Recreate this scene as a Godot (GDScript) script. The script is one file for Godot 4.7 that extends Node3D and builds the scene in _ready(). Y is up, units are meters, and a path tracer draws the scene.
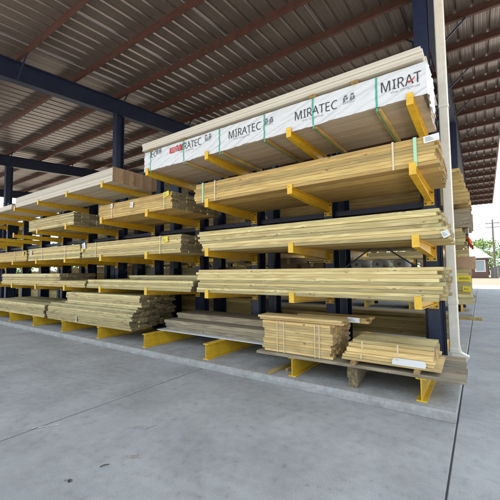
extends Node3D
# A lumber yard: cantilever racks of boards under an open-sided steel shed.

var rng := RandomNumberGenerator.new()
var used := {}
var mat := {}
var mesh_cache := {}

# ---------------------------------------------------------------- mesh builder
class MB:
	var v := PackedVector3Array()
	var n := PackedVector3Array()
	var t := PackedVector2Array()
	func tri(a: Vector3, b: Vector3, c: Vector3, out: Vector3, ua := Vector2.ZERO, ub := Vector2.ZERO, uc := Vector2.ZERO):
		var nn := (c - a).cross(b - a)
		if nn.length() < 1e-12: return
		nn = nn.normalized()
		if nn.dot(out) < 0.0:
			v.append_array([a, c, b]); t.append_array([ua, uc, ub]); nn = -nn
		else:
			v.append_array([a, b, c]); t.append_array([ua, ub, uc])
		n.append_array([nn, nn, nn])
	func quad(a: Vector3, b: Vector3, c: Vector3, d: Vector3, out: Vector3, ua := Vector2.ZERO, ub := Vector2.ZERO, uc := Vector2.ZERO, ud := Vector2.ZERO):
		tri(a, b, c, out, ua, ub, uc)
		tri(a, c, d, out, ua, uc, ud)
	# oriented box: centre c, half axes x y z
	func obox(c: Vector3, x: Vector3, y: Vector3, z: Vector3):
		for s in [-1.0, 1.0]:
			quad(c + x * s - y - z, c + x * s + y - z, c + x * s + y + z, c + x * s - y + z, x * s)
			quad(c + y * s - x - z, c + y * s + x - z, c + y * s + x + z, c + y * s - x + z, y * s)
			quad(c + z * s - x - y, c + z * s + x - y, c + z * s + x + y, c + z * s - x + y, z * s)
	func box(lo: Vector3, hi: Vector3):
		var h := (hi - lo) * 0.5
		obox((lo + hi) * 0.5, Vector3(h.x, 0, 0), Vector3(0, h.y, 0), Vector3(0, 0, h.z))
	# bar of w x h section between two points
	func bar(a: Vector3, b: Vector3, w: float, h: float, up := Vector3.UP):
		var d := (b - a)
		var x := d.normalized()
		var s := x.cross(up).normalized()
		var u := s.cross(x).normalized()
		obox((a + b) * 0.5, d * 0.5, u * h * 0.5, s * w * 0.5)
	func tube(a: Vector3, b: Vector3, ra: float, rb: float, k := 8):
		var d := (b - a).normalized()
		var s := d.cross(Vector3.UP if absf(d.y) < 0.9 else Vector3.RIGHT).normalized()
		var u := s.cross(d)
		for i in k:
			var p := TAU * i / k
			var q := TAU * (i + 1) / k
			var e := s * cos(p) + u * sin(p)
			var g := s * cos(q) + u * sin(q)
			quad(a + e * ra, a + g * ra, b + g * rb, b + e * rb, e + g)
			tri(a, a + e * ra, a + g * ra, -d)
			tri(b, b + e * rb, b + g * rb, d)
	# I section from a to b, top at the points, depths da / db
	func ibeam(a: Vector3, b: Vector3, da: float, db: float, w: float, tf: float, tw: float, up := Vector3.UP):
		var x := (b - a).normalized()
		var s := x.cross(up).normalized()
		bar(a - up * tf * 0.5, b - up * tf * 0.5, w, tf, up)
		bar(a - up * (da - tf * 0.5), b - up * (db - tf * 0.5), w, tf, up)
		var ta := a - up * tf
		var tb := b - up * tf
		var ba := a - up * (da - tf)
		var bb := b - up * (db - tf)
		for k in [-1.0, 1.0]:
			var o: Vector3 = s * tw * 0.5 * k
			quad(ta + o, tb + o, bb + o, ba + o, o)
		var o2 := s * tw * 0.5
		quad(ta - o2, ta + o2, ba + o2, ba - o2, -x)
		quad(tb - o2, tb + o2, bb + o2, bb - o2, x)
	func surface(m: ArrayMesh, material):
		var a := []
		a.resize(Mesh.ARRAY_MAX)
		a[Mesh.ARRAY_VERTEX] = v; a[Mesh.ARRAY_NORMAL] = n; a[Mesh.ARRAY_TEX_UV] = t
		m.add_surface_from_arrays(Mesh.PRIMITIVE_TRIANGLES, a)
		if material: m.surface_set_material(m.get_surface_count() - 1, material)
		return m
	func mesh(material) -> ArrayMesh:
		return surface(ArrayMesh.new(), material)

# ---------------------------------------------------------------- scene helpers
func numbered(called: String) -> String:
	var k: int = used.get(called, 0)
	used[called] = k + 1
	return called if k == 0 else "%s_%03d" % [called, k]

func put(called: String, mesh: Mesh, parent: Node = null) -> MeshInstance3D:
	var o := MeshInstance3D.new()
	o.mesh = mesh
	if parent == null:
		o.name = numbered(called); add_child(o)
	else:
		o.name = called; parent.add_child(o, true)
	return o

func tag(o: Node, label: String, category: String, group := ""):
	o.set_meta("label", label); o.set_meta("category", category)
	if group: o.set_meta("group", group)

func thing(called: String, label: String, category: String, at := Vector3.ZERO, group := "") -> Node3D:
	var o := Node3D.new()
	o.name = numbered(called); add_child(o); o.position = at
	tag(o, label, category, group)
	return o

func structure(called: String) -> Node3D:
	var o := Node3D.new()
	o.name = numbered(called); add_child(o); o.set_meta("kind", "structure")
	return o

# ---------------------------------------------------------------- materials
func srgb(r: float, g: float, b: float) -> Color:
	return Color(r, g, b).linear_to_srgb()

func flat(r: float, g: float, b: float, rough := 0.6, metal := 0.0) -> StandardMaterial3D:
	var m := StandardMaterial3D.new()
	m.albedo_color = srgb(r, g, b); m.roughness = rough; m.metallic = metal
	m.cull_mode = BaseMaterial3D.CULL_DISABLED
	return m

func noise(seed_: int, freq: float, oct := 3) -> FastNoiseLite:
	var f := FastNoiseLite.new()
	f.seed = seed_; f.frequency = freq; f.fractal_octaves = oct
	f.noise_type = FastNoiseLite.TYPE_SIMPLEX_SMOOTH
	return f

func make_texture(w: int, h: int, data: PackedByteArray) -> ImageTexture:
	var im := Image.create_from_data(w, h, false, Image.FORMAT_RGB8, data)
	im.generate_mipmaps()
	return ImageTexture.create_from_image(im)

# wood face grain: 6 m long by 0.6 m across; light and dark are linear colours
func wood_texture(seed_: int, light: Color, dark: Color, knots: int, streak: float, blot: float, stain: Color) -> ImageTexture:
	var w := 1280
	var h := 400
	var a := noise(seed_, 0.9, 2)
	var b := noise(seed_ + 1, 1.0, 3)
	var c := noise(seed_ + 2, 1.0, 2)
	var r := RandomNumberGenerator.new()
	r.seed = seed_
	var kx := PackedFloat32Array()
	var ky := PackedFloat32Array()
	var kr := PackedFloat32Array()
	for i in knots:
		kx.append(r.randf() * w); ky.append(r.randf() * h); kr.append(r.randf_range(3.0, 9.0))
	var val := PackedFloat32Array()
	val.resize(w * h)
	var kk := PackedFloat32Array()
	kk.resize(w * h)
	for i in knots:      # knots: dark eyes and the grain that swells round them
		var R := kr[i]
		for y in range(maxi(0, int(ky[i] - R * 4)), mini(h, int(ky[i] + R * 4))):
			for x in range(maxi(0, int(kx[i] - R * 6)), mini(w, int(kx[i] + R * 6))):
				var dx := (x - kx[i]) / (R * 0.7)
				var dy := (y - ky[i]) / R
				var d := sqrt(dx * dx + dy * dy)
				if d < 1.0: kk[y * w + x] = maxf(kk[y * w + x], minf(1.0, (1.0 - d) * 2.0))
				val[y * w + x] += 0.035 * signf(y - ky[i]) * exp(-dx * dx * 0.06 - dy * dy * 0.35) * R * 0.1
	var out := PackedByteArray()
	out.resize(w * h * 3)
	for y in h:
		for x in w:
			var p := y * w + x
			var yy := y / 400.0 * 0.6 + val[p]
			var xx := x / 1280.0 * 6.0
			var ring := sin((yy * 62.0 + a.get_noise_2d(xx * 0.5, yy * 5.0) * 7.0) * TAU * 0.5)
			var fine := b.get_noise_2d(xx * 2.2, yy * 190.0)
			var g := clampf(0.42 + 0.3 * ring * streak + fine * 0.75 * streak, 0.0, 1.0)
			var bl := clampf(c.get_noise_2d(xx * 1.3, yy * 9.0) * 1.6 + blot - 0.5, 0.0, 1.0)
			var col := light.lerp(dark, g).lerp(stain, bl * 0.75)
			if kk[p] > 0.0: col = col.lerp(dark * 0.42, kk[p] * 0.85)
			var q := p * 3
			out[q] = int(255.0 * pow(clampf(col.r, 0.0, 1.0), 0.4545))
			out[q + 1] = int(255.0 * pow(clampf(col.g, 0.0, 1.0), 0.4545))
			out[q + 2] = int(255.0 * pow(clampf(col.b, 0.0, 1.0), 0.4545))
	return make_texture(w, h, out)

# sawn ends: growth rings and dirt, 0.6 x 0.6 m
func end_texture(seed_: int, light: Color, dark: Color) -> ImageTexture:
	var w := 256
	var a := noise(seed_, 0.03, 3)
	var b := noise(seed_ + 1, 0.12, 3)
	var out := PackedByteArray()
	out.resize(w * w * 3)
	for y in w:
		for x in w:
			var d := Vector2(x - 90, (y + 60)).length() + a.get_noise_2d(x, y) * 10.0
			var g := clampf(0.5 + 0.22 * sin(d * 0.75) + b.get_noise_2d(x * 0.35, y * 0.35) * 0.7, 0.0, 1.0)
			var col := light.lerp(dark, g)
			var q := (y * w + x) * 3
			out[q] = int(255.0 * pow(col.r, 0.4545)); out[q + 1] = int(255.0 * pow(col.g, 0.4545)); out[q + 2] = int(255.0 * pow(col.b, 0.4545))
	return make_texture(w, w, out)

# mottled surface: three scales of noise between two linear colours
func mottle_texture(seed_: int, w: int, light: Color, dark: Color, f1: float, f2: float, f3: float, k1: float, k2: float, k3: float, pits := 0.0, drag := 0.0, chip := Color(0, 0, 0, 0)) -> ImageTexture:
	var n1 := noise(seed_, f1, 4).get_seamless_image(w, w).get_data()
	var n2 := noise(seed_ + 7, f2, 3).get_seamless_image(w, w).get_data()
	var n3 := noise(seed_ + 9, f3, 2).get_seamless_image(w, w).get_data()
	var n4 := n1
	if drag > 0.0:      # marks drawn out in one direction by floats and wheels
		var im := noise(seed_ + 11, 0.05, 4).get_seamless_image(w / 14, w)
		im.resize(w, w, Image.INTERPOLATE_CUBIC)
		n4 = im.get_data()
	var out := PackedByteArray()
	out.resize(w * w * 3)
	for p in w * w:
		var g := clampf(0.5 + (n4[p] / 255.0 - 0.5) * drag + (n1[p] / 255.0 - 0.5) * k1 + (n2[p] / 255.0 - 0.5) * k2 + (n3[p] / 255.0 - 0.5) * k3, 0.0, 1.0)
		if pits > 0.0:
			if n3[p] > 205: g = clampf(g + pits * 0.5, 0.0, 1.0)
			elif n3[p] < 46: g -= pits
			if n2[p] < 62: g -= pits * 0.9 * (62 - n2[p]) / 30.0
			g = maxf(g, -0.6)
		var col := dark + (light - dark) * g
		if chip.a > 0.0 and n2[p] + (n3[p] - 128) * 0.25 < 22.0 + 30.0 * (n1[p] / 255.0): col = chip
		var q := p * 3
		out[q] = int(255.0 * pow(col.r, 0.4545)); out[q + 1] = int(255.0 * pow(col.g, 0.4545)); out[q + 2] = int(255.0 * pow(col.b, 0.4545))
	return make_texture(w, w, out)

func textured(tex: Texture2D, tint: Color, rough: float) -> StandardMaterial3D:
	var m := StandardMaterial3D.new()
	m.albedo_texture = tex; m.albedo_color = tint; m.roughness = rough
	m.texture_filter = BaseMaterial3D.TEXTURE_FILTER_LINEAR_WITH_MIPMAPS_ANISOTROPIC
	return m

func triplanar(tex: Texture2D, per_metre: float, rough: float, tint := Color.WHITE) -> StandardMaterial3D:
	var m := textured(tex, tint, rough)
	m.uv1_triplanar = true; m.uv1_world_triplanar = true
	m.uv1_scale = Vector3.ONE * per_metre
	m.cull_mode = BaseMaterial3D.CULL_DISABLED
	return m

var species := {}       # name -> array of [side material, end material]
func add_species(called: String, tex: Texture2D, ends: Texture2D, rough: float, spread: float, count := 5):
	var list := []
	for i in count:
		var k := 1.0 + spread * (float(i) / (count - 1) * 2.0 - 1.0)
		var wob := (0.03 if called != "cream" and called != "mdf" else 0.008) * (1 if i % 2 else -1)
		var tint := Color(clampf(k, 0, 1.3), clampf(k * (1.0 - wob * 0.5), 0, 1.3), clampf(k * (1.0 - wob), 0, 1.3))
		tint = Color(tint.r, tint.g, tint.b) * 0.92
		tint.a = 1.0
		list.append([textured(tex, tint, rough), textured(ends, Color(k, k, k) * 0.95, 0.9)])
	species[called] = list

func make_materials():
	var t1 := wood_texture(11, Color(0.61, 0.435, 0.155), Color(0.40, 0.24, 0.062), 34, 0.85, 0.12, Color(0.281, 0.187, 0.078))
	var t2 := wood_texture(23, Color(0.65, 0.53, 0.255), Color(0.44, 0.325, 0.11), 46, 1.1, 0.18, Color(0.31, 0.24, 0.105))
	var t3 := wood_texture(37, Color(0.62, 0.52, 0.265), Color(0.39, 0.29, 0.115), 40, 0.9, 0.25, Color(0.250, 0.195, 0.094))
	var t4 := wood_texture(51, Color(0.406, 0.328, 0.211), Color(0.211, 0.156, 0.090), 34, 1.0, 0.35, Color(0.172, 0.140, 0.098))
	var t5 := wood_texture(77, Color(0.76, 0.55, 0.235), Color(0.54, 0.345, 0.11), 30, 0.7, 0.08, Color(0.421, 0.273, 0.101))
	var e4 := end_texture(9, Color(0.594, 0.414, 0.189), Color(0.306, 0.180, 0.072))
	var e1 := end_texture(5, Color(0.432, 0.288, 0.126), Color(0.144, 0.081, 0.032))
	var e2 := end_texture(6, Color(0.360, 0.306, 0.153), Color(0.090, 0.072, 0.032))
	var e3 := end_texture(8, Color(0.30, 0.235, 0.115), Color(0.085, 0.064, 0.03))
	add_species("gold", t1, e1, 0.72, 0.10)
	add_species("fresh", t5, e4, 0.7, 0.09)
	add_species("gold_dark_end", t1, e3, 0.72, 0.10)
	add_species("pale", t2, e2, 0.75, 0.12)
	add_species("pale_dark_end", t2, e3, 0.75, 0.12)
	add_species("green", t3, e3, 0.8, 0.14)
	add_species("weathered", t4, e3, 0.9, 0.12)
	var cream := mottle_texture(61, 256, Color(0.625, 0.575, 0.485), Color(0.565, 0.51, 0.42), 0.01, 0.05, 0.3, 0.8, 0.4, 0.3)
	var mdf := mottle_texture(71, 256, Color(0.54, 0.46, 0.37), Color(0.43, 0.36, 0.285), 0.01, 0.06, 0.3, 0.9, 0.5, 0.4)
	add_species("cream", cream, cream, 0.55, 0.05)
	add_species("mdf", mdf, mdf, 0.7, 0.04)
	var conc := mottle_texture(81, 1200, Color(0.395, 0.387, 0.375), Color(0.255, 0.248, 0.24), 0.005, 0.035, 0.45, 0.75, 0.45, 0.9, 0.25, 0.2)
	mat.concrete = triplanar(conc, 1.0 / 5.4, 0.82)
	mat.kerb_concrete = triplanar(mottle_texture(83, 512, Color(0.413, 0.398, 0.374), Color(0.265, 0.254, 0.234), 0.01, 0.05, 0.3, 0.8, 0.7, 0.8), 1.0 / 1.7, 0.92)
	mat.lot = triplanar(mottle_texture(91, 512, Color(0.118, 0.102, 0.081), Color(0.077, 0.065, 0.050), 0.01, 0.05, 0.3, 0.8, 0.6, 0.5), 1.0 / 9.0, 0.95)
	mat.joint = flat(0.06, 0.055, 0.048, 0.95)
	var rust := mottle_texture(95, 512, Color(0.090, 0.033, 0.024), Color(0.047, 0.018, 0.014), 0.01, 0.05, 0.25, 0.9, 0.6, 0.4)
	mat.purlin = triplanar(rust, 0.9, 0.6)
	var galv := mottle_texture(97, 512, Color(0.24, 0.203, 0.186), Color(0.172, 0.143, 0.130), 0.006, 0.02, 0.25, 0.8, 0.3, 0.25)
	mat.sheet = triplanar(galv, 0.2, 0.34); mat.sheet.metallic = 0.6
	var nv := mottle_texture(99, 512, Color(0.008, 0.016, 0.058), Color(0.004, 0.008, 0.027), 0.01, 0.06, 0.3, 0.9, 0.6, 0.4)
	mat.navy = triplanar(nv, 1.1, 0.45)
	var yl := mottle_texture(101, 640, Color(0.72, 0.465, 0.016), Color(0.56, 0.325, 0.014), 0.008, 0.04, 0.3, 1.0, 0.6, 0.4, 0.3, 0.0, Color(0.12, 0.065, 0.03, 1.0))
	mat.yellow = triplanar(yl, 0.8, 0.45)
	mat.bolt = flat(0.094, 0.086, 0.078, 0.45, 0.8)
	mat.post = triplanar(mottle_texture(103, 512, Color(0.72, 0.675, 0.585), Color(0.60, 0.555, 0.47), 0.01, 0.05, 0.3, 0.9, 0.5, 0.4), 0.8, 0.5)
	mat.wrap = flat(0.56, 0.57, 0.585, 0.24)
	mat.ink = flat(0.023, 0.025, 0.031, 0.4)
	mat.ink_grey = flat(0.234, 0.257, 0.289, 0.45)
	mat.ink_mid = flat(0.101, 0.117, 0.140, 0.45)
	mat.ink_red = flat(0.429, 0.016, 0.016, 0.4)
	mat.paper = flat(0.640, 0.640, 0.624, 0.7)
	mat.paper_yellow = flat(0.663, 0.515, 0.016, 0.6)
	mat.strap_green = flat(0.039, 0.328, 0.218, 0.4)
	mat.strap_mint = flat(0.312, 0.562, 0.374, 0.4)
	mat.strap_clear = flat(0.56, 0.48, 0.31, 0.3)
	mat.card = triplanar(mottle_texture(105, 256, Color(0.42, 0.275, 0.155), Color(0.30, 0.185, 0.10), 0.01, 0.05, 0.3, 0.9, 0.6, 0.4), 1.2, 0.85)
	mat.card_pale = flat(0.406, 0.296, 0.187, 0.9)
	mat.orange = flat(0.585, 0.101, 0.023, 0.7)
	mat.mint_paper = flat(0.390, 0.562, 0.452, 0.7)
	mat.brick = triplanar(mottle_texture(107, 256, Color(0.17, 0.085, 0.068), Color(0.10, 0.05, 0.042), 0.03, 0.1, 0.3, 0.9, 0.6, 0.4), 0.6, 0.9)
	mat.roof_pale = flat(0.203, 0.207, 0.207, 0.8)
	mat.glass = flat(0.273, 0.328, 0.351, 0.15)
	mat.white = flat(0.608, 0.608, 0.593, 0.6)
	mat.pole = flat(0.156, 0.125, 0.094, 0.9)
	mat.bark = flat(0.094, 0.066, 0.043, 0.95)
	mat.fence = flat(0.234, 0.218, 0.203, 0.9)
	mat.leaf_a = flat(0.066, 0.125, 0.027, 0.7)
	mat.leaf_b = flat(0.109, 0.156, 0.031, 0.7)
	for k in ["leaf_a", "leaf_b"]:
		mat[k].backlight_enabled = true; mat[k].backlight = Color(0.25, 0.35, 0.08)

# ---------------------------------------------------------------- lumber
# one board, axis along x, centred; eased edges; saw-cut ends as a second surface
func board_mesh(L: float, w: float, th: float, sp: String, shade: int, cut: int) -> ArrayMesh:
	var key := "%s_%.3f_%.3f_%.3f_%d_%d" % [sp, L, w, th, shade, cut]
	if mesh_cache.has(key): return mesh_cache[key]
	var ch := minf(0.0022, th * 0.1)
	var a := th * 0.5
	var b := w * 0.5
	var sec := [Vector2(a, b - ch), Vector2(a - ch, b), Vector2(-a + ch, b), Vector2(-a, b - ch), Vector2(-a, -b + ch), Vector2(-a + ch, -b), Vector2(a - ch, -b), Vector2(a, -b + ch)]
	var m := MB.new()
	var e := MB.new()
	var ou := fmod(cut * 0.047, 0.16)
	var s := fmod(cut * 0.3713, 1.0)
	for i in 8:
		var p: Vector2 = sec[i]
		var q: Vector2 = sec[(i + 1) % 8]
		var d := (q - p).length() / 0.6
		var out := Vector3(0, p.x + q.x, p.y + q.y)
		var l := -L * 0.5
		var u1 := ou + L / 6.0
		m.quad(Vector3(l, p.x, p.y), Vector3(-l, p.x, p.y), Vector3(-l, q.x, q.y), Vector3(l, q.x, q.y), out,
			Vector2(ou, s), Vector2(u1, s), Vector2(u1, s + d), Vector2(ou, s + d))
		s += d
	for sg in [-1.0, 1.0]:
		var o2 := Vector2(fmod(cut * 0.23, 1.0), fmod(cut * 0.41, 1.0))
		for i in range(1, 7):
			var q0: Vector2 = sec[0]
			var q1: Vector2 = sec[i]
			var q2: Vector2 = sec[i + 1]
			e.tri(Vector3(sg * L * 0.5, q0.x, q0.y), Vector3(sg * L * 0.5, q1.x, q1.y), Vector3(sg * L * 0.5, q2.x, q2.y), Vector3(sg, 0, 0), o2 + q0 / 0.5, o2 + q1 / 0.5, o2 + q2 / 0.5)
	var am := m.mesh(species[sp][shade][0])
	e.surface(am, species[sp][shade][1])
	mesh_cache[key] = am
	return am

func board(parent: Node, c: Vector3, L: float, w: float, th: float, sp: String, called := "board") -> MeshInstance3D:
	var o := put(called, board_mesh(L, w, th, sp, rng.randi() % species[sp].size(), rng.randi() % 9), parent)
	o.position = c
	if rng.randf() < 0.5: o.rotation.y = PI
	return o

# A stack of boards. Its node stands at the middle of its base. zf: face towards the aisle, stack goes to -z
func bundle(label: String, x0: float, x1: float, y: float, zf: float, nl: int, th: float, nw: int, wd: float, sp: String, rag := 0.02, step := 0.0, group := "", called := "lumber_bundle", lean := 0.0) -> Node3D:
	var L := x1 - x0
	var cz := zf - nw * wd * 0.5
	var o := thing(called, label, "lumber", Vector3((x0 + x1) * 0.5, y, cz), group)
	for l in nl:
		for k in nw:
			# boards buried in the middle of the stack cannot be seen
			if l > 0 and l < nl - 1 and k > 0 and k < nw - 1 and nw > 3:
				if not (rag > 0.015 or step != 0.0): continue
			var dx := rng.randf_range(-rag, rag) + step * (float(l) / maxi(1, nl - 1) - 0.5) - lean * k
			var b := board(o, Vector3(dx, (l + 0.5) * th, nw * wd * 0.5 - (k + 0.5) * wd), L - 0.03, wd - 0.004, th - 0.0015, sp)
			if k == 0: b.position.z += rng.randf_range(-0.012, 0.004)
			b.rotation.y += rng.randf_range(-0.0008, 0.0008)
			b.rotation.x = rng.randf_range(-0.004, 0.004)
	o.set_meta("top", nl * th); o.set_meta("depth", nw * wd)
	return o

func part_quadbox(parent: Node, called: String, lo: Vector3, hi: Vector3, m) -> MeshInstance3D:
	var b := MB.new()
	b.box(lo, hi)
	return put(called, b.mesh(m), parent)

# a band round a stack at world x
func strap(o: Node3D, x: float, m, w := 0.02):
	var t: float = o.get_meta("top")
	var d: float = o.get_meta("depth")
	var b := MB.new()
	var lx := x - o.position.x
	b.box(Vector3(lx - w * 0.5, -0.0015, d * 0.5 + 0.005), Vector3(lx + w * 0.5, t + 0.004, d * 0.5 + 0.0075))
	b.box(Vector3(lx - w * 0.5, t + 0.001, -d * 0.5 - 0.004), Vector3(lx + w * 0.5, t + 0.0035, d * 0.5 + 0.004))
	put("strap", b.mesh(m), o)

# a paper tag stapled to the front of a stack: slightly curled sheet
func paper_tag(o: Node3D, x: float, y: float, w: float, h: float, m, tilt := 0.0):
	var d: float = o.get_meta("depth")
	var b := MB.new()
	for i in 6:
		var u0 := i / 6.0
		var u1 := (i + 1) / 6.0
		var z0 := 0.002 + 0.014 * u0 * u0
		var z1 := 0.002 + 0.014 * u1 * u1
		b.quad(Vector3((u0 - 0.5) * w, -h * 0.5, z0), Vector3((u1 - 0.5) * w, -h * 0.5, z1), Vector3((u1 - 0.5) * w, h * 0.5, z1), Vector3((u0 - 0.5) * w, h * 0.5, z0), Vector3(0, 0, 1))
	var t := put("paper_tag", b.mesh(m), o)
	t.position = Vector3(x - o.position.x, y - o.position.y, d * 0.5 + 0.006)
	t.rotation.z = tilt
	var ink := MB.new()
	for k in 3:
		var yy := h * (0.25 - 0.22 * k)
		ink.box(Vector3(-w * 0.38, yy - h * 0.05, 0.006), Vector3(-w * 0.38 + w * (0.35 + 0.12 * k), yy + h * 0.04, 0.0075))
	var q := put("print", ink.mesh(mat.ink_grey), t)
	q.position.z = 0.001

# ---------------------------------------------------------------- the steel shed
const RA := 6.49
const RB := 0.083
const RIDGE := -10.4
func roof_y(z: float) -> float:
	return RA - RB * z if z > RIDGE else RA - RB * RIDGE + RB * (z - RIDGE)

func build_shed():
	var s := thing("open_shed", "open-sided steel shed with navy frame, red-brown purlins and ribbed metal roof", "shed", Vector3.ZERO)
	var xs := [-0.055, -8.21, -16.4, -24.6]
	for x in xs:
		for z in [-1.83, RIDGE, -18.97]:
			var c := MB.new()
			var top := roof_y(z) - 0.47
			c.box(Vector3(x - 0.095, 0.0, z - 0.13), Vector3(x + 0.095, top, z - 0.116))
			c.box(Vector3(x - 0.095, 0.0, z + 0.116), Vector3(x + 0.095, top, z + 0.13))
			c.box(Vector3(x - 0.006, 0.0, z - 0.116), Vector3(x + 0.006, top, z + 0.116))
			c.box(Vector3(x - 0.14, 0.1, z - 0.19), Vector3(x + 0.14, 0.118, z + 0.19))
			var o := put("column", c.mesh(mat.navy), s)
			for yy in ([4.42, 4.5] if z > -2.0 else []):
				for xx in [-0.05, 0.05]:
					var bb := MB.new()
					bb.tube(Vector3(x + xx, yy, z + 0.128), Vector3(x + xx, yy, z + 0.15), 0.016, 0.016, 6)
					put("bolt", bb.mesh(mat.bolt), o)
		for half in [[3.52, RIDGE], [RIDGE, -26.0]]:
			var r := MB.new()
			r.ibeam(Vector3(x, roof_y(half[0]), half[0]), Vector3(x, roof_y(half[1]), half[1]), 0.47, 0.47, 0.2, 0.016, 0.012)
			put("rafter", r.mesh(mat.navy), s)
	# purlins: C sections lying on the rafters, and braces down to the rafters' lower flange
	for k in range(-2, 21):
		var z := 0.84 - 1.3 * k
		var y := roof_y(z) + 0.003
		var p := MB.new()
		p.box(Vector3(-26.3, y, z - 0.004), Vector3(1.46, y + 0.2, z))
		p.box(Vector3(-26.3, y, z), Vector3(1.46, y + 0.005, z + 0.07))
		p.box(Vector3(-26.3, y + 0.195, z - 0.07), Vector3(1.46, y + 0.2, z - 0.004))
		p.box(Vector3(-26.3, y + 0.005, z + 0.066), Vector3(1.46, y + 0.022, z + 0.07))
		put("purlin", p.mesh(mat.purlin), s)
		if k % 2 == 0 and k < 19:
			for x in xs:
				var b := MB.new()
				for d in [-1.0, 1.0]:
					b.bar(Vector3(x + 0.09 * d, roof_y(z) - 0.44, z + 0.03), Vector3(x + 0.62 * d, y + 0.03, z + 0.03), 0.03, 0.03)
				put("flange_brace", b.mesh(mat.navy), s)
	# roof sheets 0.914 m wide with three high ribs each
	var prof := [Vector2(0, 0)]
	for r in 3:
		var x := r * 0.3048
		prof.append_array([Vector2(x + 0.02, 0), Vector2(x + 0.045, 0.04), Vector2(x + 0.075, 0.04), Vector2(x + 0.1, 0), Vector2(x + 0.155, 0), Vector2(x + 0.163, 0.002), Vector2(x + 0.175, 0.002), Vector2(x + 0.183, 0), Vector2(x + 0.235, 0), Vector2(x + 0.243, 0.002), Vector2(x + 0.255, 0.002), Vector2(x + 0.263, 0)])
	prof.append(Vector2(0.9144, 0))
	for half in [[3.62, RIDGE], [RIDGE, -26.15]]:
		var m := MB.new()
		var nrm := Vector3(0, -1, 0)
		for i in prof.size() - 1:
			var a: Vector2 = prof[i]
			var b: Vector2 = prof[i + 1]
			m.quad(Vector3(a.x, roof_y(half[0]) + a.y, half[0]), Vector3(b.x, roof_y(half[0]) + b.y, half[0]), Vector3(b.x, roof_y(half[1]) + b.y, half[1]), Vector3(a.x, roof_y(half[1]) + a.y, half[1]), nrm)
		var am := m.mesh(mat.sheet)
		for i in 31:
			var o := put("roof_sheet", am, s)
			o.position = Vector3(1.5 - 0.9144 * (i + 1), 0.206 + (0.001 if i % 2 else 0.0), 0)
	var g := MB.new()
	for half in [[3.65, RIDGE], [RIDGE, -26.2]]:
		g.bar(Vector3(1.505, roof_y(half[0]) + 0.19, half[0]), Vector3(1.505, roof_y(half[1]) + 0.19, half[1]), 0.012, 0.2)
	put("gable_trim", g.mesh(mat.post), s)

# ---------------------------------------------------------------- cantilever racks
# dir = 1: arms reach towards +z from the face at zf; levels: [bearing height]
func build_rack(label: String, zf: float, dir: float, k0: int, k1: int, levels: Array, tall: float):
	var s := thing("cantilever_rack", label, "rack", Vector3(-1.5 * k0, 0.1, zf))
	var col := MB.new()
	col.box(Vector3(-0.074, 0, -0.014 * dir), Vector3(0.074, tall, 0))
	col.box(Vector3(-0.074, 0, -0.28 * dir), Vector3(0.074, tall, -0.266 * dir))
	col.box(Vector3(-0.005, 0, -0.266 * dir), Vector3(0.005, tall, -0.014 * dir))
	var colm := col.mesh(mat.navy)
	# arm: tapered I section, bearing face at y = 0, with an end lip
	var arm := MB.new()
	arm.ibeam(Vector3(0, 0, 0.014 * dir), Vector3(0, 0, 1.36 * dir), 0.15, 0.085, 0.075, 0.009, 0.008)
	arm.box(Vector3(-0.036, -0.086, minf(1.36 * dir, 1.372 * dir)), Vector3(0.036, 0.048, maxf(1.36 * dir, 1.372 * dir)))
	var armm := arm.mesh(mat.yellow)
	var br := MB.new()
	br.box(Vector3(-0.065, -0.21, minf(0.001 * dir, 0.015 * dir)), Vector3(0.065, 0.012, maxf(0.001 * dir, 0.015 * dir)))
	var brm := br.mesh(mat.yellow)
	var bo := MB.new()
	for xx in [-0.042, 0.042]:
		for yy in [-0.18, -0.03]:
			bo.tube(Vector3(xx, yy, 0.014 * dir), Vector3(xx, yy, 0.03 * dir), 0.014, 0.014, 6)
	bo.surface(brm, mat.bolt)
	var foot := MB.new()
	foot.ibeam(Vector3(0, 0.24, 0.014 * dir), Vector3(0, 0.24, 1.39 * dir), 0.24, 0.24, 0.1, 0.014, 0.01)
	var footm := foot.mesh(mat.yellow)
	for k in range(k0, k1):
		var x := -1.5 * (k - k0)
		var c := put("column", colm, s)
		c.position.x = x
		var f := put("base_arm", footm, s)
		f.position.x = x
		for y in levels:
			var a := put("arm", armm, s)
			a.position = Vector3(x, y - 0.1, 0)
			put("bracket", brm, a)
		if k < k1 - 1:
			for y in [2.27, 3.9]:
				var h := MB.new()
				h.box(Vector3(x - 1.426, y, minf(-0.18 * dir, -0.1 * dir)), Vector3(x - 0.074, y + 0.08, maxf(-0.18 * dir, -0.1 * dir)))
				put("strut", h.mesh(mat.navy), s)
			if k % 2 == 0 and dir > 0.0:
				for e in [[1.3, 2.27], [2.27, 1.3]]:
					var d := MB.new()
					d.bar(Vector3(x - 0.074, e[0], (-0.16 if e[0] < 2.0 else -0.125) * dir), Vector3(x - 1.426, e[1], (-0.16 if e[0] < 2.0 else -0.125) * dir), 0.008, 0.022)
					put("diagonal_brace", d.mesh(mat.navy), s)
	return s

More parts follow.
